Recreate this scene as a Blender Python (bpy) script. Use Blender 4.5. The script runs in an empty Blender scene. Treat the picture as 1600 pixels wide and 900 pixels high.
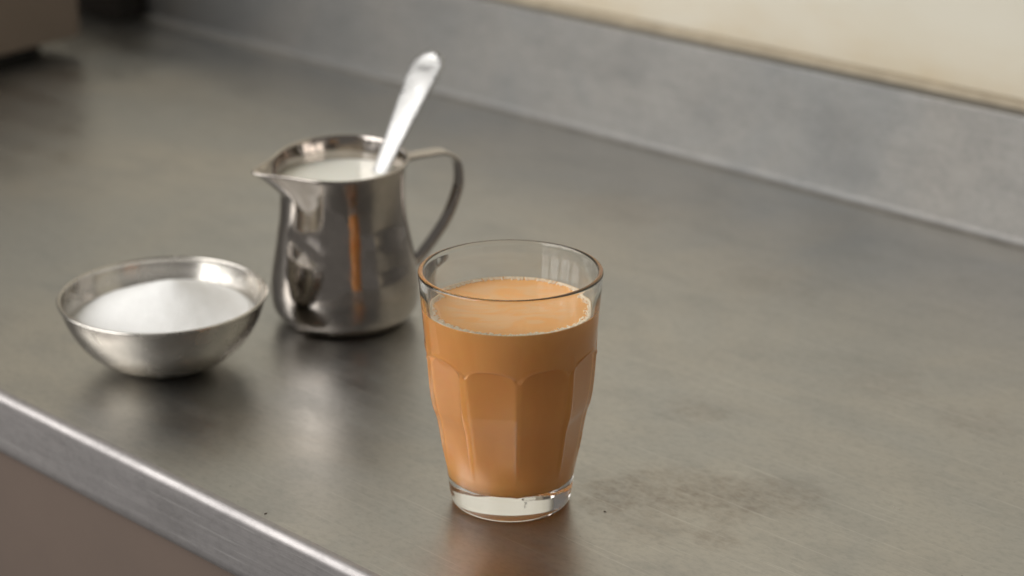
import bpy, math, random
from mathutils import Vector, Matrix

random.seed(4)
S = bpy.context.scene
COL = S.collection
R = math.radians

# ------------------------------------------------------------------ camera
cam_d = bpy.data.cameras.new("camera")
cam = bpy.data.objects.new("camera", cam_d)
COL.objects.link(cam)
cam.location = (0.0006, -0.8972, 0.4345)
cam.rotation_euler = (R(90 - 20.15), 0, 0)
cam_d.sensor_width = 36.0
cam_d.lens = 74.25
cam_d.clip_start = 0.02
cam_d.clip_end = 60
cam_d.dof.use_dof = True
cam_d.dof.focus_distance = 0.935
cam_d.dof.aperture_fstop = 6.4
cam_d.dof.aperture_blades = 9
S.camera = cam

# ------------------------------------------------------------------ ambient light of the kitchen
W = bpy.data.worlds.new("World")
S.world = W
W.use_nodes = True
bg = W.node_tree.nodes["Background"]
bg.inputs[0].default_value = (1.0, 0.95, 0.90, 1)
bg.inputs[1].default_value = 0.14

# ------------------------------------------------------------------ window lamps (three tall panes, camera left)
def pane_lamp(loc, target, w, h, power, col):
    d = bpy.data.lights.new("window_light", 'AREA')
    d.shape = 'RECTANGLE'
    d.size = w
    d.size_y = h
    d.energy = power
    d.color = col
    o = bpy.data.objects.new("window_light", d)
    COL.objects.link(o)
    o.location = loc
    o.rotation_euler = (Vector(target) - Vector(loc)).to_track_quat('-Z', 'Y').to_euler()
    return o
for i in range(4):
    y = -1.62 + i * 0.64
    pane_lamp((-1.60, y, 1.40), (-0.60, y, 1.22), 0.52, 2.45, 19.0, (1.0, 0.985, 0.965))

# ------------------------------------------------------------------ render / colour management
S.render.engine = 'CYCLES'
S.view_settings.view_transform = 'Standard'
S.view_settings.look = 'None'
S.view_settings.exposure = 0.0
S.view_settings.gamma = 1.0
S.view_settings.use_curve_mapping = False
S.cycles.use_denoising = True
S.cycles.max_bounces = 16
S.cycles.transmission_bounces = 14
S.cycles.glossy_bounces = 6
S.cycles.diffuse_bounces = 4
S.cycles.caustics_refractive = True
S.cycles.caustics_reflective = True
S.cycles.blur_glossy = 0.3
S.cycles.sample_clamp_indirect = 8.0

# ================================================================== helpers
def link(o, parent=None):
    COL.objects.link(o)
    if parent is not None:
        o.parent = parent
    return o

def mesh_obj(name, verts, faces, mat, parent=None, smooth=True):
    me = bpy.data.meshes.new(name)
    me.from_pydata([tuple(v) for v in verts], [], faces)
    me.validate()
    me.update()
    if smooth:
        me.polygons.foreach_set("use_smooth", [True] * len(me.polygons))
    me.materials.append(mat)
    return link(bpy.data.objects.new(name, me), parent)

def empty(name, loc=(0, 0, 0), rz=0.0):
    o = bpy.data.objects.new(name, None)
    o.empty_display_size = 0.02
    o.location = loc
    o.rotation_euler = (0, 0, rz)
    return link(o)

def tag(o, label, cat):
    o["label"] = label
    o["category"] = cat
    return o

def structure(o, label=None):
    o["kind"] = "structure"
    if label:
        o["label"] = label
    return o

def interp(tab, x):
    """smooth (monotone-ish cubic) interpolation of a table [(x, y), ...] sorted by x"""
    n = len(tab)
    if x <= tab[0][0]:
        return tab[0][1]
    if x >= tab[-1][0]:
        return tab[-1][1]
    for i in range(n - 1):
        x0, y0 = tab[i]
        x1, y1 = tab[i + 1]
        if x0 <= x <= x1:
            def slope(k):
                if k <= 0:
                    return (tab[1][1] - tab[0][1]) / (tab[1][0] - tab[0][0])
                if k >= n - 1:
                    return (tab[-1][1] - tab[-2][1]) / (tab[-1][0] - tab[-2][0])
                a = (tab[k][1] - tab[k - 1][1]) / (tab[k][0] - tab[k - 1][0])
                b = (tab[k + 1][1] - tab[k][1]) / (tab[k + 1][0] - tab[k][0])
                return 0.0 if a * b <= 0 else 2 * a * b / (a + b)
            h = x1 - x0
            t = (x - x0) / h
            m0, m1 = slope(i) * h, slope(i + 1) * h
            return ((2*t**3 - 3*t**2 + 1) * y0 + (t**3 - 2*t**2 + t) * m0
                    + (-2*t**3 + 3*t**2) * y1 + (t**3 - t**2) * m1)

def sstep(a, b, x):
    t = max(0.0, min(1.0, (x - a) / (b - a)))
    return t * t * (3 - 2 * t)

def ring_grid(rows, n, f, cap_start=None, cap_end=None):
    """rows x n closed rings; f(i, theta) -> (x, y, z)"""
    V, F = [], []
    for i in range(rows):
        for k in range(n):
            V.append(f(i, 2 * math.pi * k / n))
    for i in range(rows - 1):
        for k in range(n):
            k2 = (k + 1) % n
            F.append((i*n + k, i*n + k2, (i+1)*n + k2, (i+1)*n + k))
    if cap_start is not None:
        c = len(V); V.append(cap_start)
        for k in range(n):
            F.append((c, (k + 1) % n, k))
    if cap_end is not None:
        c = len(V); V.append(cap_end)
        b = (rows - 1) * n
        for k in range(n):
            F.append((c, b + k, b + (k + 1) % n))
    return V, F

def lathe(name, prof, n, mat, parent=None, closed=False, warp=None):
    """prof: list of (r, z); r = 0 ends are closed by a pole"""
    ps = list(prof)
    c0 = c1 = None
    if ps[0][0] < 1e-7:
        c0 = (0, 0, ps[0][1]); ps = ps[1:]
    if ps[-1][0] < 1e-7:
        c1 = (0, 0, ps[-1][1]); ps = ps[:-1]
    def f(i, th):
        r, z = ps[i]
        return (r * math.cos(th), r * math.sin(th), z)
    V, F = ring_grid(len(ps), n, f, c0, c1)
    if closed:
        b = (len(ps) - 1) * n
        for k in range(n):
            k2 = (k + 1) % n
            F.append((b + k, b + k2, k2, k))
    if warp:
        V = [warp(*v) for v in V]
    return mesh_obj(name, V, F, mat, parent)

def box_mesh(x0, x1, y0, y1, z0, z1, bev=0.0):
    import bmesh
    bm = bmesh.new()
    bmesh.ops.create_cube(bm, size=1.0)
    for v in bm.verts:
        v.co = Vector((x0 if v.co.x < 0 else x1, y0 if v.co.y < 0 else y1, z0 if v.co.z < 0 else z1))
    if bev:
        bmesh.ops.bevel(bm, geom=bm.edges[:], offset=bev, segments=3, affect='EDGES', profile=0.6)
    return bm

def box_obj(name, dims, mat, parent=None, bev=0.0):
    bm = box_mesh(*dims, bev=bev)
    me = bpy.data.meshes.new(name)
    bm.to_mesh(me); bm.free()
    me.materials.append(mat)
    return link(bpy.data.objects.new(name, me), parent)

# ================================================================== materials
class NT:
    def __init__(self, name):
        self.m = bpy.data.materials.new(name)
        self.m.use_nodes = True
        self.t = self.m.node_tree
        self.b = self.t.nodes["Principled BSDF"]
        self.tc = self.t.nodes.new("ShaderNodeTexCoord")
    def n(self, typ, **kw):
        o = self.t.nodes.new(typ)
        for k, v in kw.items():
            setattr(o, k, v)
        return o
    def l(self, a, b):
        self.t.links.new(a, b)
    def map(self, scale=(1, 1, 1), loc=(0, 0, 0), rot=(0, 0, 0)):
        o = self.n("ShaderNodeMapping")
        o.inputs["Scale"].default_value = scale
        o.inputs["Location"].default_value = loc
        o.inputs["Rotation"].default_value = rot
        self.l(self.tc.outputs["Object"], o.inputs["Vector"])
        return o.outputs[0]
    def noise(self, vec, scale, detail=4, rough=0.55, dist=0.0):
        o = self.n("ShaderNodeTexNoise")
        o.inputs["Scale"].default_value = scale
        o.inputs["Detail"].default_value = detail
        o.inputs["Roughness"].default_value = rough
        o.inputs["Distortion"].default_value = dist
        self.l(vec, o.inputs["Vector"])
        return o.outputs[0]
    def rng(self, val, a, b, c, d, smooth=False):
        o = self.n("ShaderNodeMapRange")
        if smooth:
            o.interpolation_type = 'SMOOTHSTEP'
        o.inputs[1].default_value = a
        o.inputs[2].default_value = b
        o.inputs[3].default_value = c
        o.inputs[4].default_value = d
        self.l(val, o.inputs[0])
        return o.outputs[0]
    def math(self, op, a, b):
        o = self.n("ShaderNodeMath", operation=op)
        for i, x in enumerate((a, b)):
            if isinstance(x, (int, float)):
                o.inputs[i].default_value = x
            else:
                self.l(x, o.inputs[i])
        return o.outputs[0]
    def mix(self, fac, a, b):
        o = self.n("ShaderNodeMix", data_type='RGBA')
        if isinstance(fac, (int, float)):
            o.inputs[0].default_value = fac
        else:
            self.l(fac, o.inputs[0])
        for s, x in ((6, a), (7, b)):
            if isinstance(x, tuple):
                o.inputs[s].default_value = (*x, 1)
            else:
                self.l(x, o.inputs[s])
        return o.outputs[2]
    def bump(self, h, strength, dist, prev=None):
        o = self.n("ShaderNodeBump")
        o.inputs["Strength"].default_value = strength
        o.inputs["Distance"].default_value = dist
        self.l(h, o.inputs["Height"])
        if prev is not None:
            self.l(prev, o.inputs["Normal"])
        return o.outputs[0]
    def set(self, **kw):
        for k, v in kw.items():
            i = self.b.inputs[k.replace("_", " ")]
            if isinstance(v, tuple):
                i.default_value = (*v, 1) if len(v) == 3 and i.type == 'RGBA' else v
            elif isinstance(v, (int, float)):
                i.default_value = v
            else:
                self.l(v, i)

def steel_sheet(name, stains, base_a, base_b, r_lo, r_hi, scratch=1.0):
    """worn, lightly brushed stainless sheet; brushing runs along local x"""
    m = NT(name)
    big = m.noise(m.map((1, 1, 1)), 5.0, 5, 0.6, 0.6)
    mid = m.noise(m.map((0.7, 1.4, 1.4)), 22.0, 6, 0.65, 0.4)
    brush = m.noise(m.map((14, 420, 420)), 1.0, 5, 0.7)
    hair = m.noise(m.map((40, 1500, 1500)), 1.0, 3, 0.6)
    col = m.mix(m.rng(big, 0.32, 0.68, 0, 1, True), base_a, base_b)
    col = m.mix(m.math('MULTIPLY', m.rng(mid, 0.45, 0.75, 0, 1, True), 0.42), col, tuple(0.78 * c for c in base_b))
    rough = m.rng(mid, 0.3, 0.7, r_lo, r_hi)
    rough = m.math('ADD', rough, m.rng(brush, 0.3, 0.7, -0.035, 0.035))
    grain = m.noise(m.map((1, 1.6, 1.6)), 190.0, 5, 0.75)
    col = m.mix(m.math('MULTIPLY', m.rng(grain, 0.42, 0.70, 0, 1, True), 0.32), col, tuple(0.6 * c for c in base_b))
    metal = None
    if stains:
        geo = m.tc.outputs["Object"]
        acc = None
        wob = m.noise(m.map((1, 1, 1)), 55.0, 6, 0.7)
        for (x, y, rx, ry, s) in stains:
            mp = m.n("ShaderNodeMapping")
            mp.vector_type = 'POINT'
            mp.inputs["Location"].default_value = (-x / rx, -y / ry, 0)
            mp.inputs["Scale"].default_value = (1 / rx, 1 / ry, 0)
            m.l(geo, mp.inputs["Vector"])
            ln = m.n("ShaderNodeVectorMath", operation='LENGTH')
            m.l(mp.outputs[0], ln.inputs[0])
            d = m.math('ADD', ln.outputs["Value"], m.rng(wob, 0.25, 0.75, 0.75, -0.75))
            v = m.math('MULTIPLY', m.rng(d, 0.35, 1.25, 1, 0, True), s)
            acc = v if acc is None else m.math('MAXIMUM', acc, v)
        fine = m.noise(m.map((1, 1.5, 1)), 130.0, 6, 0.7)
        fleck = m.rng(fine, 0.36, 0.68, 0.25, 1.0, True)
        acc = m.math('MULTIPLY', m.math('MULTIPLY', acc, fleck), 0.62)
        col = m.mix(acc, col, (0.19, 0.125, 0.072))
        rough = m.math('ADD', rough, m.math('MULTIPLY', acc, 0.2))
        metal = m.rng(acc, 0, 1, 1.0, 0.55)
    # wipe streaks and fine crossing scratches
    wipe = m.noise(m.map((3.0, 26, 26), rot=(0, 0, 0.25)), 1.0, 5, 0.6, 1.2)
    rough = m.math('ADD', rough, m.rng(wipe, 0.35, 0.65, -0.015 * scratch, 0.02 * scratch))
    scr = None
    for (ang, sx, sy) in ((0.5, 9, 520), (-0.85, 11, 480), (1.35, 10, 560), (0.06, 5, 640)):
        sn = m.rng(m.noise(m.map((sx, sy, sy), rot=(0, 0, ang), loc=(ang, 3 * ang, 0)), 1.0, 2, 0.5), 0.665, 0.72, 0, 1, True)
        scr = sn if scr is None else m.math('MAXIMUM', scr, sn)
    col = m.mix(m.math('MULTIPLY', scr, 0.28 * scratch), col, (0.72, 0.71, 0.68))
    # scattered pin-point specks
    vor = m.n("ShaderNodeTexVoronoi")
    vor.inputs["Scale"].default_value = 130
    m.l(m.map((1, 1, 1)), vor.inputs["Vector"])
    speck = m.rng(vor.outputs["Distance"], 0.03, 0.075, 1, 0, True)
    sel = m.rng(m.noise(m.map((1, 1, 1)), 30.0, 3), 0.56, 0.66, 0, 0.75)
    col = m.mix(m.math('MULTIPLY', speck, sel), col, (0.07, 0.05, 0.04))
    nb = m.bump(brush, 0.10 * scratch, 0.0006)
    nb = m.bump(hair, 0.10, 0.0003, nb)
    nb = m.bump(mid, 0.02, 0.002, nb)
    nb = m.bump(scr, 0.12 * scratch, 0.0004, nb)
    m.set(Base_Color=col, Metallic=metal if metal is not None else 1.0, Roughness=rough, Normal=nb)
    return m.m

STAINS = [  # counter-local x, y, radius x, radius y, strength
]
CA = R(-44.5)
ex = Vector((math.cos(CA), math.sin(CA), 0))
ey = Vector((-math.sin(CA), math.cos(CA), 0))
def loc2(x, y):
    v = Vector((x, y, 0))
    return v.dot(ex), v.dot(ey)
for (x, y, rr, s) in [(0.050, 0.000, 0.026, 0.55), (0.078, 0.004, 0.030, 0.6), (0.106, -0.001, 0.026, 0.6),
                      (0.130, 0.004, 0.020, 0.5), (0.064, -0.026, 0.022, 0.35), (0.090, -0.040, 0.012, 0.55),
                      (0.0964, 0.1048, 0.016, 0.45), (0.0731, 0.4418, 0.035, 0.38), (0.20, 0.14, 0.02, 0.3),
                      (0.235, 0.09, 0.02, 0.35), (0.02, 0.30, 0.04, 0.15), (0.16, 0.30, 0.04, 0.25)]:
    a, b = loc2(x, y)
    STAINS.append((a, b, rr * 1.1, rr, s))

M_top = steel_sheet("counter_steel", STAINS, (0.530, 0.508, 0.470), (0.455, 0.460, 0.455), 0.30, 0.41)
M_edge = steel_sheet("edge_steel", [], (0.47, 0.445, 0.435), (0.42, 0.40, 0.395), 0.50, 0.60, 0.7)
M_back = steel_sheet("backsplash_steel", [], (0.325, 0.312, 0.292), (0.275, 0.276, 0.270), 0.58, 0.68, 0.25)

def wall_mat():
    m = NT("cream_paint")
    a = m.noise(m.map((1, 1, 1)), 3.0, 4)
    b = m.noise(m.map((1, 1, 2.5)), 14.0, 5, 0.6)
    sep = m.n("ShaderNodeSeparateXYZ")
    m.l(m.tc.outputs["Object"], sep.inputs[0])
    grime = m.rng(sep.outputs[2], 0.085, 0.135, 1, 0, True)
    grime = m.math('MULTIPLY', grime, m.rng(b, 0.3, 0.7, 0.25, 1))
    col = m.mix(m.rng(a, 0.35, 0.65, 0, 1, True), (0.61, 0.575, 0.485), (0.57, 0.535, 0.44))
    col = m.mix(m.math('MULTIPLY', m.rng(b, 0.55, 0.75, 0, 1, True), 0.3), col, (0.56, 0.49, 0.36))
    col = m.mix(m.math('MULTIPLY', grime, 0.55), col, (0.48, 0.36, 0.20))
    m.set(Base_Color=col, Roughness=0.6, Normal=m.bump(b, 0.2, 0.002))
    return m.m
M_wall = wall_mat()

def plain(name, col, rough, var=0.12, scale=20.0, metallic=0.0, bump=0.0):
    m = NT(name)
    v = m.noise(m.map(), scale, 5, 0.6)
    c = m.mix(m.rng(v, 0.3, 0.7, 0, 1), tuple(c * (1 + var) for c in col), tuple(c * (1 - var) for c in col))
    m.set(Base_Color=c, Roughness=m.rng(v, 0.3, 0.7, rough * 0.85, rough * 1.15), Metallic=metallic)
    if bump:
        m.set(Normal=m.bump(v, bump, 0.001))
    return m.m
M_cab = plain("brown_laminate", (0.135, 0.100, 0.080), 0.5, 0.10, 6.0)
M_caulk = plain("old_sealant", (0.38, 0.32, 0.23), 0.7, 0.12, 40.0)
M_seam = plain("seam_grey_brown", (0.22, 0.20, 0.17), 0.6, 0.25, 60.0)
M_case = plain("grey_brown_enamel", (0.20, 0.155, 0.12), 0.42, 0.10, 9.0)
M_dark = plain("dark_enamel", (0.020, 0.016, 0.012), 0.55)
M_gap_shade = plain("gap_shade_black", (0.012, 0.011, 0.010), 0.7)  # near-black colour standing for the shade under the case

def polished(name, base, rough, wob, wscale, scuff):
    m = NT(name)
    lo = m.noise(m.map(), wscale, 2, 0.4)
    sc = m.noise(m.map((1, 1, 1)), 120.0, 6, 0.7)
    ln = m.noise(m.map((60, 60, 900)), 1.0, 3, 0.6)
    r = m.math('ADD', m.rng(sc, 0.35, 0.75, rough, rough + scuff), m.rng(ln, 0.3, 0.7, -0.02, 0.02))
    sp = m.noise(m.map(), 70.0, 3, 0.5, 0.8)
    r = m.math('ADD', r, m.rng(sp, 0.54, 0.66, 0.0, scuff * 1.3, True))
    c = m.mix(m.rng(sc, 0.4, 0.7, 0, 1), base, tuple(0.86 * k for k in base))
    nb = m.bump(lo, wob, 0.004)
    nb = m.bump(ln, 0.05, 0.0002, nb)
    m.set(Base_Color=c, Metallic=1.0, Roughness=r, Normal=nb)
    return m.m
M_jug = polished("jug_steel", (0.52, 0.475, 0.435), 0.075, 0.55, 22.0, 0.06)
M_bowl = polished("bowl_steel", (0.60, 0.57, 0.525), 0.19, 0.12, 25.0, 0.10)
M_spoon = polished("spoon_steel", (0.58, 0.575, 0.56), 0.26, 0.08, 40.0, 0.08)

def glass_mat():
    m = NT("clear_glass")
    lo = m.noise(m.map((1, 1, 0.6)), 60.0, 2, 0.4)
    m.set(Base_Color=(0.985, 0.993, 0.985), Roughness=0.0, IOR=1.50, Transmission_Weight=1.0,
          Normal=m.bump(lo, 0.04, 0.002))
    return m.m
M_glass = glass_mat()

def tea_mat():
    m = NT("milk_tea")
    sep = m.n("ShaderNodeSeparateXYZ")
    m.l(m.tc.outputs["Object"], sep.inputs[0])
    swirl = m.noise(m.map((1, 1.5, 0.0), rot=(0, 0, 0.6)), 42.0, 3, 0.5, 1.6)
    film = m.rng(swirl, 0.36, 0.58, 0, 1, True)
    ln = m.n("ShaderNodeVectorMath", operation='LENGTH')
    fl = m.n("ShaderNodeVectorMath", operation='MULTIPLY')
    fl.inputs[1].default_value = (1, 1, 0)
    m.l(m.tc.outputs["Object"], fl.inputs[0])
    m.l(fl.outputs[0], ln.inputs[0])
    centre = m.rng(ln.outputs["Value"], 0.025, 0.0335, 1, 0, True)
    topm = m.rng(sep.outputs[2], 0.0955, 0.0962, 0, 1)
    fac = m.math('MULTIPLY', m.math('MULTIPLY', film, centre), topm)
    col = m.mix(m.math('MULTIPLY', fac, 0.55), m.mix(m.rng(m.noise(m.map((1, 1, 0.5)), 45.0, 4, 0.6, 0.8), 0.3, 0.7, 0, 1), (0.93, 0.46, 0.145), (0.89, 0.42, 0.125)), (0.84, 0.54, 0.29))
    m.set(Base_Color=col, Roughness=0.16, IOR=1.34, Subsurface_Weight=0.2, Subsurface_Scale=0.0015)
    m.b.inputs["Subsurface Radius"].default_value = (1.0, 0.5, 0.2)
    return m.m
M_tea = tea_mat()

def simple(name, col, rough, sss=0.0, sscale=0.003, ior=1.4, bump=None):
    m = NT(name)
    m.set(Base_Color=col, Roughness=rough, IOR=ior)
    if sss:
        m.set(Subsurface_Weight=sss, Subsurface_Scale=sscale)
        m.b.inputs["Subsurface Radius"].default_value = (1.0, 0.8, 0.6)
    if bump:
        sc, st, ds = bump
        m.set(Normal=m.bump(m.noise(m.map(), sc, 3, 0.7), st, ds))
    return m.m
M_foam = simple("tea_foam", (0.92, 0.76, 0.56), 0.3, 0.2, 0.001)
M_milk = simple("milk", (0.97, 0.96, 0.86), 0.18, 0.1, 0.004, 1.35)
M_sugar = simple("sugar", (0.94, 0.94, 0.925), 0.6, 0.0, 0.002, 1.5, (1300.0, 0.7, 0.0006))

# ================================================================== the setting
YF, YB = -0.098, 0.486          # counter-local depth of front nose and of the backsplash
X0, X1 = -2.3, 1.3
NOSE, COVE = 0.0044, 0.0055

def sweep(name, prof, x0, x1, mat, parent=None, nx=2):
    V, F = [], []
    n = len(prof)
    for i in range(nx):
        x = x0 + (x1 - x0) * i / (nx - 1)
        V += [(x, y, z) for (y, z) in prof]
    for i in range(nx - 1):
        for k in range(n - 1):
            a = i * n + k
            F.append((a, a + n, a + n + 1, a + 1))
    return mesh_obj(name, V, F, mat, parent)

def arc(cy, cz, r, a0, a1, n):
    return [(cy + r * math.cos(a0 + (a1 - a0) * i / n), cz + r * math.sin(a0 + (a1 - a0) * i / n)) for i in range(n + 1)]

APR = 0.0350
front = YF - 0.0022
prof_top = [(front + 0.030, -APR + 0.0005), (front + 0.0030, -APR), (front + 0.0010, -APR + 0.0006),
            (front, -APR + 0.003), (front, -APR + 0.006), (front, -NOSE - 0.004)]
prof_top += arc(front + NOSE, -NOSE, NOSE, math.pi, math.pi / 2, 10)
prof_top += [(front + NOSE + 0.0015, 0.0)]
counter = sweep("countertop", [(front + NOSE + 0.0015, 0.0), (0.0, 0.0), (0.2, 0.0), (YB - COVE - 0.004, 0.0), (YB - COVE, 0.0)], X0, X1, M_top)
counter.rotation_euler = (0, 0, CA)
structure(counter, "worn brushed stainless steel countertop")
fe = sweep("front_edge", prof_top, X0, X1, M_edge, counter)
fe["label"] = "folded front edge of the counter with a bright rounded nose"
BH = 0.0828
seam = sweep("seam_strip", [(YB - COVE - 0.0030, 0.00008), (YB - COVE - 0.0022, 0.0005), (YB - COVE - 0.0008, 0.0008), (YB - COVE + 0.0010, 0.00075), (YB - COVE + 0.0020, 0.0006)], X0, X1, M_seam, counter)  # narrow grey-brown strip, darker than the steel, along the backsplash joint
prof_b = arc(YB - COVE, COVE, COVE, -math.pi / 2, 0, 8)
prof_b += [(YB, COVE + 0.004), (YB, BH - 0.006)] + arc(YB + 0.0016, BH - 0.0016, 0.0016, math.pi, math.pi / 2, 6)
prof_b += [(YB + 0.006, BH), (YB + 0.0172, BH), (YB + 0.0176, BH - 0.004)]
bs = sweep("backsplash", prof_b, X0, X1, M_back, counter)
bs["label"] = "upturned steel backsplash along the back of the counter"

wall = box_obj("wall", (X0 - 0.3, X1 + 0.3, YB + 0.018, YB + 0.10, -0.9, 1.55), M_wall)
wall.rotation_euler = (0, 0, CA)
structure(wall, "cream painted wall above the steel backsplash")
prof_c = [(YB + 0.0125, BH + 0.0004)] + [(YB + 0.018 - 0.0052 * math.cos(t) , BH + 0.0052 * math.sin(t)) for t in (0.2, 0.5, 0.8, 1.1, 1.4)] + [(YB + 0.0179, BH + 0.0055)]
caulk = sweep("sealant_bead", prof_c, X0, X1, M_caulk, wall)

cab = box_obj("cabinet_front", (X0 + 0.02, X1 - 0.02, front + 0.0045, front + 0.024, -0.86, -APR + 0.004), M_cab, None, 0.001)
cab.rotation_euler = (0, 0, CA)
structure(cab, "plain brown cabinet front below the counter edge")

# ================================================================== appliance case, far left
BX = empty("appliance_case", (-0.3685, 0.8751, 0.0), R(-36.0))
tag(BX, "blurred grey-brown metal case on low feet at far left end of counter", "appliance")
# local: +x faces along the counter towards the right, +y towards the wall
box_obj("housing", (-0.50, 0.0, -0.34, 0.0, 0.014, 0.115), M_case, BX, 0.003)
box_obj("gap_shade", (-0.47, -0.025, -0.31, -0.025, 0.0, 0.0155), M_gap_shade, BX)  # inset black block, paints the dark shade of the gap below the housing

DK = empty("dark_block", (0, 0, 0), CA)
tag(DK, "blurred blackish block against the backsplash behind the grey-brown case", "block")
box_obj("block_body", (-1.30, -0.945, YB - 0.034, YB - 0.0015, 0.0, 0.078), M_dark, DK, 0.004)

# ================================================================== glass tumbler
NP = 9
PHI0 = R(-90 + 5.5)            # one panel edge stands a little right of the camera side
COLLAR = [(0.060, 0.0377), (0.070, 0.0383), (0.0773, 0.0389), (0.0898, 0.0400), (0.102, 0.0410), (0.112, 0.04185), (0.1143, 0.0420)]
PANEL = [(0.0, 0.0272), (0.004, 0.0282), (0.0063, 0.0287), (0.0125, 0.0294), (0.0188, 0.0300), (0.0309, 0.0313), (0.041, 0.0327),
         (0.046, 0.0337), (0.0505, 0.0351), (0.056, 0.0361), (0.0647, 0.0369), (0.074, 0.03745), (0.085, 0.0379)]
def glass_outer(z, th):
    w = 2 * math.pi / NP
    u = ((th - PHI0) % w) / w * 2 - 1            # -1..1 across one panel, 0 in its middle
    half = w / 2
    k = 1.0 * sstep(0.012, 0.034, z)
    uu = abs(u)
    us = uu if uu < 0.9 else 0.9 + 0.1 * (1 - (1 - (uu - 0.9) / 0.1) ** 2) * 0.5
    flat = 1 / math.cos(us * half) - 1
    rp = interp(PANEL, z) * (1 + k * (flat - 0.020))
    zt = 0.0727 + 0.0058 * math.sqrt(max(0.0, 1 - uu ** 2.4))
    f = sstep(zt - 0.0006, zt + 0.0010, z)
    rp += k * (0.00045 * math.exp(-((1 - uu) / 0.07) ** 2) + 0.0)
    rc = interp(COLLAR, z)
    return rp * (1 - f) + max(rc, rp) * f + 0.00035 * math.exp(-((z - zt - 0.0012) / 0.0010) ** 2)
INNER = [(0.0118, 0.0), (0.0119, 0.018), (0.0128, 0.0232), (0.0150, 0.0256), (0.0190, 0.0268)]
INNER_UP = [(0.0190, 0.0268), (0.030, 0.0282), (0.045, 0.0302), (0.060, 0.0330), (0.0773, 0.0353), (0.090, 0.0370), (0.100, 0.0383), (0.108, 0.0392), (0.112, 0.0394)]
def inner_r(z, th=None):
    r = interp(INNER_UP, z)
    if th is not None:
        w = 2 * math.pi / NP
        u = abs(((th - PHI0) % w) / w * 2 - 1)
        us = u if u < 0.90 else 0.90 + 0.10 * (1 - (1 - (u - 0.90) / 0.10) ** 2) * 0.5
        zt = 0.0717 + 0.0058 * math.sqrt(max(0.0, 1 - u ** 2.4))
        k = 1.15 * sstep(0.017, 0.034, z) * (1 - sstep(zt - 0.0006, zt + 0.0012, z))
        r *= 1 + k * (1 / math.cos(us * w / 2) - 1 - 0.034)
    return r
nz = []
z = 0.0021
zs = [0.0021 + (0.1128 - 0.0021) * (i / 220.0) for i in range(221)]
rows = []                                        # ('o', z) outer rows, (r, z) plain rings
rows += [(0.010, 0.0016), (0.020, 0.0013), (0.0235, 0.0006), (0.0250, 0.0), (0.0262, 0.0003)]
rows += [('o', -1.0, 0.0011)]
rows += [('o', 0, q) for q in zs]
lip_o = 0.04192; lip_i = 0.0394; lm = (lip_o + lip_i) / 2; lr = (lip_o - lip_i) / 2
for i in range(1, 9):
    a = math.pi * i / 9
    rows.append((lm + lr * math.cos(a), 0.1130 + lr * 1.0 * math.sin(a)))
for i in range(190):
    q = 0.112 - (0.112 - 0.0190) * i / 189.0
    rows.append(('i', q))
for (q, rr) in reversed(INNER[1:4]):
    rows.append((rr, q))
rows.append((0.0100, 0.0118))
def gf(i, th):
    row = rows[i]
    if row[0] == 'o':
        r = glass_outer(row[2], th)
        if row[1] < 0:
            r -= 0.0003
        return (r * math.cos(th), r * math.sin(th), row[2])
    if row[0] == 'i':
        r = inner_r(row[1], th)
        return (r * math.cos(th), r * math.sin(th), row[1])
    return (row[0] * math.cos(th), row[0] * math.sin(th), row[1])
V, F = ring_grid(len(rows), NP * 32, gf, (0, 0, 0.0017), (0, 0, 0.0118))
G = empty("tea_glass", (0, 0, 0.0003))
tag(G, "clear glass tumbler with arched facet panels and thick base, nearest the camera", "glass")
gb = mesh_obj("glass_body", V, F, M_glass, G)

# ---- tea (sits in the glass, a thing of its own)
T = empty("milk_tea", (0, 0, 0.0003))
tag(T, "caramel brown milk tea with a pale bubbly edge filling the glass", "tea")
LV = 0.0963
ov = 0.00012                                     # the liquid wets the wall
prof = [(0, 0.0118 - ov), (0.010, 0.0118 - ov), (0.018 + ov, 0.0119 - ov), (0.0232 + ov, 0.0128 - ov), (0.0256 + ov, 0.0150)]
for i in range(160):
    q = 0.0190 + (LV + 0.0006 - 0.0190) * i / 159.0
    prof.append((inner_r(q) + ov, q))
rl = inner_r(LV)
prof += [(rl - 0.0005, LV + 0.0004), (rl - 0.0012, LV + 0.0001), (rl - 0.0025, LV), (0.030, LV), (0.020, LV), (0.010, LV), (0, LV)]
def tea_warp(x, y, z):
    r = math.hypot(x, y)
    if 0.0190 <= z < LV - 0.001 and r > 0.026:
        th = math.atan2(y, x)
        k = (inner_r(z, th) + ov) / r
        return (x * k, y * k, z)
    return (x, y, z)
liquid = lathe("liquid", prof, NP * 32, M_tea, T, warp=tea_warp)

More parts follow.
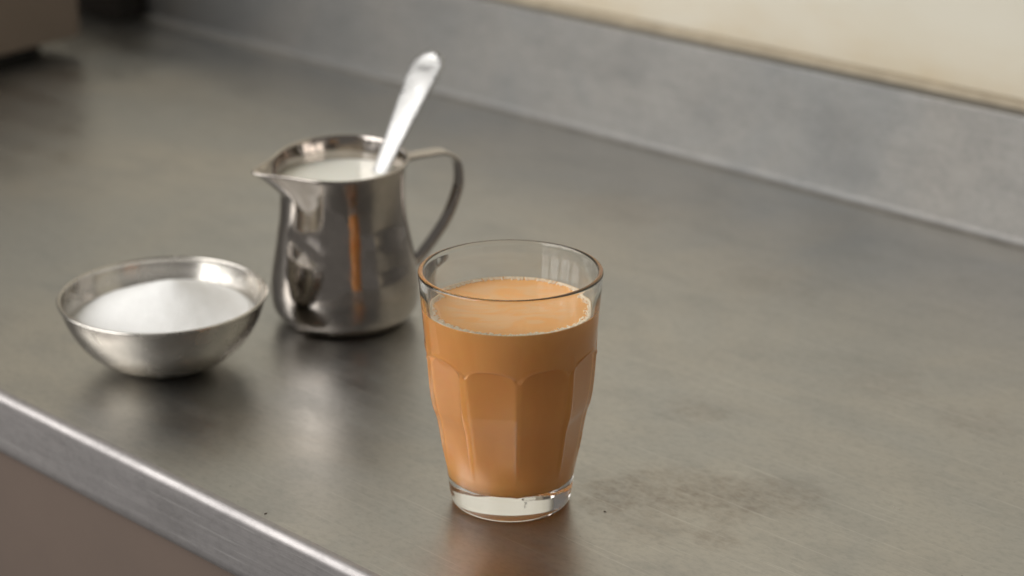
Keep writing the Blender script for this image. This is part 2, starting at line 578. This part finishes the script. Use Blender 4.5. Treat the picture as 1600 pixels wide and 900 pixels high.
# froth: beads of many sizes along the wall
def icos():
    import bmesh
    bm = bmesh.new()
    bmesh.ops.create_icosphere(bm, subdivisions=2, radius=1.0)
    v = [tuple(q.co) for q in bm.verts]
    f = [tuple(q.index for q in p.verts) for p in bm.faces]
    bm.free()
    return v, f
IV, IF = icos()
def beads(name, pts, mat, parent):
    V, F = [], []
    for (x, y, z, r, sz) in pts:
        b = len(V)
        V += [(x + r * a, y + r * c, z + r * sz * d) for (a, c, d) in IV]
        F += [tuple(b + q for q in f) for f in IF]
    o = mesh_obj(name, V, F, mat, parent)
    return o
pts = []
n = 300
for i in range(n):
    th = 2 * math.pi * (i + random.uniform(-0.4, 0.4)) / n
    r = random.uniform(0.00038, 0.00080)
    thick = 0.5 + 0.5 * math.sin(th * 2 + 0.8) * math.sin(th * 3 + 2)
    for j in range(2 + (random.random() < 0.75) + (random.random() < 0.75 * thick) + (random.random() < 0.3)):
        off = r * 0.9 + j * random.uniform(0.0005, 0.00085)
        rr = random.uniform(0.00022, 0.00060) if j else r
        rho = rl - off
        pts.append((rho * math.cos(th), rho * math.sin(th), LV + 0.0001 + max(0, 0.00035 - 0.25 * off) , rr, 0.75))
foam = beads("froth", pts, M_foam, T)
foam["kind"] = "stuff"
foam["label"] = "pale froth of tiny bubbles along the rim of the tea"

# ================================================================== steel jug
JX, JY = -0.0947, 0.2369
J = empty("milk_jug", (JX, JY, 0.0))
tag(J, "small polished steel milk jug with pouring spout and strap handle", "jug")
SPOUT = R(206)
HAND = R(26)
JO = [(0.0000, 0.0318), (0.0012, 0.0342), (0.0035, 0.0370), (0.007, 0.0400), (0.012, 0.0418), (0.020, 0.0424), (0.030, 0.0415),
      (0.040, 0.0397), (0.052, 0.0377), (0.064, 0.0358), (0.076, 0.0352), (0.086, 0.0356), (0.0945, 0.0368)]
TH = 0.0009
def jug_warp(x, y, z, lip=0.0):
    r = math.hypot(x, y)
    th = math.atan2(y, x)
    d = (th - SPOUT + math.pi) % (2 * math.pi) - math.pi
    s = max(0.0, min(1.0, (z - 0.0785) / 0.0170)) ** 1.05
    g = math.exp(-((math.sqrt(d * d + 0.0016) - 0.04) / 0.235) ** 1.35)
    if r > 0.02:
        r2 = r + 0.0150 * g * s
        x, y = r2 * math.cos(th), r2 * math.sin(th)
        # the rim rises a little towards the back and towards the spout tip
        z += (0.070 * y + 0.0002 * g) * sstep(0.055, 0.0945, z)
    return (x, y, z)
rows_j = [(0.0, 0.0009), (0.0270, 0.0009), (0.0298, 0.0004), (0.0308, 0.0)]
nzj = 90
rows_j += [(interp(JO, 0.0945 * (i / nzj)), 0.0945 * (i / nzj)) for i in range(nzj + 1)]
rt = interp(JO, 0.0945)
for i in range(1, 8):                            # rolled lip
    a = -0.3 + (math.pi + 0.6) * i / 8
    rows_j.append((rt + 0.0002 + 0.0010 * math.cos(a), 0.0952 + 0.0010 * math.sin(a)))
for i in range(nzj + 1):
    q = 0.0940 - (0.0940 - 0.0030) * i / nzj
    rows_j.append((interp(JO, q) - TH, q))
rows_j += [(0.030, 0.0016), (0.015, 0.0014), (0, 0.0014)]
body = lathe("body", rows_j, 220, M_jug, J, warp=jug_warp)

def ribbon(name, path, wdir, width, thick, mat, parent, crown=0.0004):
    """flat strap: path of Vectors in a plane whose normal is wdir"""
    n = len(path)
    V, F = [], []
    cs = []
    m = 10
    for k in range(m + 1):                       # rounded strap section
        u = -1 + 2 * k / m
        cs.append((u, 1))
    cs = [(math.cos(a), math.sin(a)) for a in [2 * math.pi * k / 24 for k in range(24)]]
    for i, p in enumerate(path):
        t = (path[min(i + 1, n - 1)] - path[max(i - 1, 0)]).normalized()
        nr = t.cross(wdir).normalized()
        for (c, s) in cs:
            cx = math.copysign(abs(c) ** 0.35, c)
            sx = math.copysign(abs(s) ** 0.6, s)
            V.append(p + wdir * (cx * width(i / (n - 1)) / 2) + nr * (sx * thick / 2))
    q = len(cs)
    for i in range(n - 1):
        for k in range(q):
            k2 = (k + 1) % q
            F.append((i*q + k, i*q + k2, (i+1)*q + k2, (i+1)*q + k))
    F.append(tuple(range(q)))
    F.append(tuple((n - 1) * q + k for k in reversed(range(q))))
    return mesh_obj(name, V, F, mat, parent)

def catmull(ps, per):
    out = []
    for i in range(len(ps) - 1):
        p0 = ps[max(i - 1, 0)]; p1 = ps[i]; p2 = ps[i + 1]; p3 = ps[min(i + 2, len(ps) - 1)]
        for k in range(per):
            t = k / per
            out.append(0.5 * ((2*p1) + (p2 - p0)*t + (2*p0 - 5*p1 + 4*p2 - p3)*t*t + (3*p1 - p0 - 3*p2 + p3)*t**3))
    out.append(ps[-1].copy())
    return out
hd = Vector((math.cos(HAND), math.sin(HAND), 0))
hw = Vector((-math.sin(HAND), math.cos(HAND), 0))
HP = [(0.0366, 0.0900), (0.0400, 0.0912), (0.0512, 0.0918), (0.0622, 0.0915), (0.0694, 0.0868), (0.0718, 0.0780), (0.0708, 0.0680),
      (0.0648, 0.0534), (0.0565, 0.0417), (0.0470, 0.0310), (0.0424, 0.0262), (0.0406, 0.0225), (0.0405, 0.0190)]
path = catmull([hd * a + Vector((0, 0, b)) for a, b in HP], 8)
ribbon("handle", path, hw, lambda t: 0.0120 - 0.0015 * t, 0.0022, M_jug, J)

# ---- milk in the jug
MZ = 0.0845
MK = empty("milk", (JX, JY, 0.0))
tag(MK, "creamy white milk filling the steel jug nearly to the neck", "milk")
mp = [(0, 0.0035), (0.028, 0.0035)]
for i in range(40):
    q = 0.0036 + (MZ + 0.0005 - 0.0036) * i / 39
    mp.append((interp(JO, q) - TH - 0.00005 if q > 0.006 else min(interp(JO, q) - TH - 0.0002, 0.034), q))
rm = interp(JO, MZ) - TH
mp += [(rm - 0.0008, MZ + 0.0002), (rm - 0.002, MZ), (0.02, MZ), (0, MZ)]
lathe("milk_surface", mp, 160, M_milk, MK, warp=lambda x, y, z: jug_warp(x, y, z) if math.hypot(x, y) > interp(JO, z) - 0.002 and z < MZ else (x, y, z))

# ---- spoon standing in the jug
A = Vector((-0.0757, 0.2437, 0.081))
az = R(39.2)
B = Vector((JX + 0.0352 * math.cos(az), JY + 0.0352 * math.sin(az), 0.0978))
sd = (B - A).normalized()
tip = A + sd * 0.0885
SP = empty("spoon", tuple(A - sd * 0.060))
tag(SP, "bright steel teaspoon leaning out of the milk jug", "spoon")
fn = Vector((-0.42, -0.74, 0.42))
fn = (fn - sd * fn.dot(sd)).normalized()         # face of the handle
wn = sd.cross(fn).normalized()
def spoon_loc(s, w, h):
    """s along from the lowest point, w across, h out of the face; local to the spoon's empty"""
    return sd * s + wn * w + fn * h
Ltot = 0.060 + 0.0885
HS = [(0.036, 0.0028), (0.050, 0.0034), (0.066, 0.0050), (0.095, 0.0072), (0.120, 0.0094), (0.135, 0.0104), (Ltot, 0.0104)]
V, F = [], []
ns, ncs = 80, 28
for i in range(ns + 1):
    s = 0.034 + (Ltot - 0.034) * (1 - (1 - i / ns) ** 1.35)
    w = interp(HS, s)
    e = Ltot - s
    if e < 0.0104:
        w = min(w, math.sqrt(max(1e-9, 0.0104 ** 2 - (0.0104 - e) ** 2)) * interp(HS, s) / 0.0104)
    bow = -0.0022 * ((s - 0.09) / 0.055) ** 2 * (0.6 if s > 0.09 else -0.4)
    for k in range(ncs):
        a = 2 * math.pi * k / ncs
        c, sn = math.cos(a), math.sin(a)
        x = w * math.copysign(abs(c) ** 0.75, c)
        u = x / max(w, 1e-6)
        ridge = 0.00030 * (1 - abs(u)) if sn > 0 else 0.0
        dim = 0.0
        if sn > 0:                                # pressed oval near the end
            dd = ((e - 0.0085) / 0.0060) ** 2 + (u / 0.48) ** 2
            dim = -0.00022 * (1 - sstep(0.5, 1.15, dd))
        y = 0.0008 * math.copysign(abs(sn) ** 0.34, sn) * (min(1.0, w / 0.003) ** 0.5) + (ridge + dim) * min(1, w / 0.004)
        V.append(spoon_loc(s, x, y + bow))
for i in range(ns):
    for k in range(ncs):
        k2 = (k + 1) % ncs
        F.append((i*ncs + k, i*ncs + k2, (i+1)*ncs + k2, (i+1)*ncs + k))
F.append(tuple(reversed(range(ncs))))
F.append(tuple(ns * ncs + k for k in range(ncs)))
mesh_obj("handle", V, F, M_spoon, SP)
# bowl of the spoon, under the milk
V, F = [], []
nu, nv = 16, 28
for side in (1, -1):
    for i in range(nu + 1):
        q = i / nu
        for k in range(nv):
            a = 2 * math.pi * k / nv
            s = 0.018 + 0.0185 * q * math.cos(a)
            w = 0.0115 * q * math.sin(a) * (1 - 0.18 * math.cos(a))
            h = -0.0055 * (1 - q * q) + side * 0.0005
            V.append(spoon_loc(s, w, h))
off = (nu + 1) * nv
for sidx in range(2):
    for i in range(nu):
        for k in range(nv):
            k2 = (k + 1) % nv
            f = (sidx*off + i*nv + k, sidx*off + i*nv + k2, sidx*off + (i+1)*nv + k2, sidx*off + (i+1)*nv + k)
            F.append(f if sidx == 0 else tuple(reversed(f)))
for k in range(nv):
    k2 = (k + 1) % nv
    F.append((nu*nv + k, nu*nv + k2, off + nu*nv + k2, off + nu*nv + k))
mesh_obj("bowl", V, F, M_spoon, SP)

# ================================================================== sugar bowl
BXY = (-0.1868, 0.1655)
BW = empty("sugar_bowl", (BXY[0], BXY[1], 0.0))
tag(BW, "shallow flared steel bowl of sugar standing left of the jug", "bowl")
RZ = 0.0400
BO = [(0.0, 0.0170), (0.0008, 0.0205), (0.003, 0.0262), (0.007, 0.0338), (0.012, 0.0403), (0.018, 0.0455), (0.025, 0.0498), (0.032, 0.0528), (RZ, 0.0551)]
def bowl_warp(x, y, z):
    k = z / RZ
    return (x, y, z + 0.030 * y * k)
rows_b = [(0, 0.0005), (0.013, 0.0005), (0.0155, 0.0)]
rows_b += [(interp(BO, RZ * i / 50), RZ * i / 50) for i in range(51)]
for i in range(0, 8):
    a = -0.6 + (math.pi + 0.9) * i / 7
    rows_b.append((0.0550 + 0.0010 * math.cos(a), RZ + 0.0006 + 0.0010 * math.sin(a)))
rows_b += [(interp(BO, q) - 0.0010, q) for q in [RZ * (1 - i / 50) for i in range(1, 49)]]
rows_b += [(0.014, 0.0014), (0, 0.0013)]
lathe("shell", rows_b, 200, M_bowl, BW, warp=bowl_warp)

SG = empty("sugar", (BXY[0], BXY[1], 0.0))
tag(SG, "mound of fine white sugar heaped in the steel bowl", "sugar")
from mathutils import noise as mn
SE = 0.0272
def sugar_z(x, y):
    px, py = x - 0.003, y - 0.004
    r = math.hypot(px, py)
    q = 0.0002 + 0.0190 * max(0.0, 1 - math.sqrt(r * r + 0.00004) / 0.054) ** 1.1 * 1.12 ** 1.0
    q += 0.0009 * mn.noise(Vector((x * 40, y * 40, 3.1))) + 0.00025 * mn.noise(Vector((x * 150, y * 150, 1.7))) + 0.00014 * mn.noise(Vector((x * 900, y * 900, 5.0)))
    return q
re = interp(BO, SE) - 0.0010
nr, nt = 110, 240
V = [(0, 0, SE + sugar_z(0, 0))]
for i in range(1, nr + 1):
    r = re * i / nr
    for k in range(nt):
        a = 2 * math.pi * k / nt
        x, y = r * math.cos(a), r * math.sin(a)
        e = sstep(1.0, 0.93, i / nr) if i / nr > 0.93 else 1.0
        e = 1.0 - sstep(0.90, 1.0, i / nr)
        zz = SE + sugar_z(x, y) * (0.25 + 0.75 * e)
        V.append((x, y, zz + 0.030 * y))
F = [(0, 1 + k, 1 + (k + 1) % nt) for k in range(nt)]
for i in range(nr - 1):
    for k in range(nt):
        k2 = (k + 1) % nt
        F.append((1 + i*nt + k, 1 + (i+1)*nt + k, 1 + (i+1)*nt + k2, 1 + i*nt + k2))
# underside follows the bowl so that the heap is a closed body
base = 1 + (nr - 1) * nt
prev = base
for q in (0.022, 0.013, 0.005):
    cur = len(V)
    for k in range(nt):
        a = 2 * math.pi * k / nt
        r = interp(BO, q) - 0.0013
        V.append((r * math.cos(a), r * math.sin(a), q + 0.03 * r * math.sin(a) * q / RZ))
    for k in range(nt):
        k2 = (k + 1) % nt
        F.append((prev + k, cur + k, cur + k2, prev + k2))
    prev = cur
F.append(tuple(prev + k for k in reversed(range(nt))))
mesh_obj("sugar_heap", V, F, M_sugar, SG)

# ================================================================== crumbs on the counter
def crumb(loc, l, w, rz, label, mat):
    V = []
    for (a, c, d) in IV:
        k = 1 + 0.35 * mn.noise(Vector((a * 2 + loc[0] * 90, c * 2, d * 2)))
        V.append((a * l * k, c * w * k, w * 0.8 + d * w * 0.75 * k))
    o = mesh_obj("crumb", V, IF, mat)
    o.location = (loc[0], loc[1], 0.0)
    o.rotation_euler = (0, 0, rz)
    tag(o, label, "crumb")
M_crumb = simple("tea_dust", (0.06, 0.038, 0.024), 0.7)
crumb((-0.1133, -0.0162), 0.00085, 0.00028, R(35), "tiny dark crumb on the steel left of the glass near the front edge", M_crumb)
crumb((0.0436, -0.0142), 0.00075, 0.00026, R(-25), "tiny dark crumb on the stained steel right of the glass foot", M_crumb)
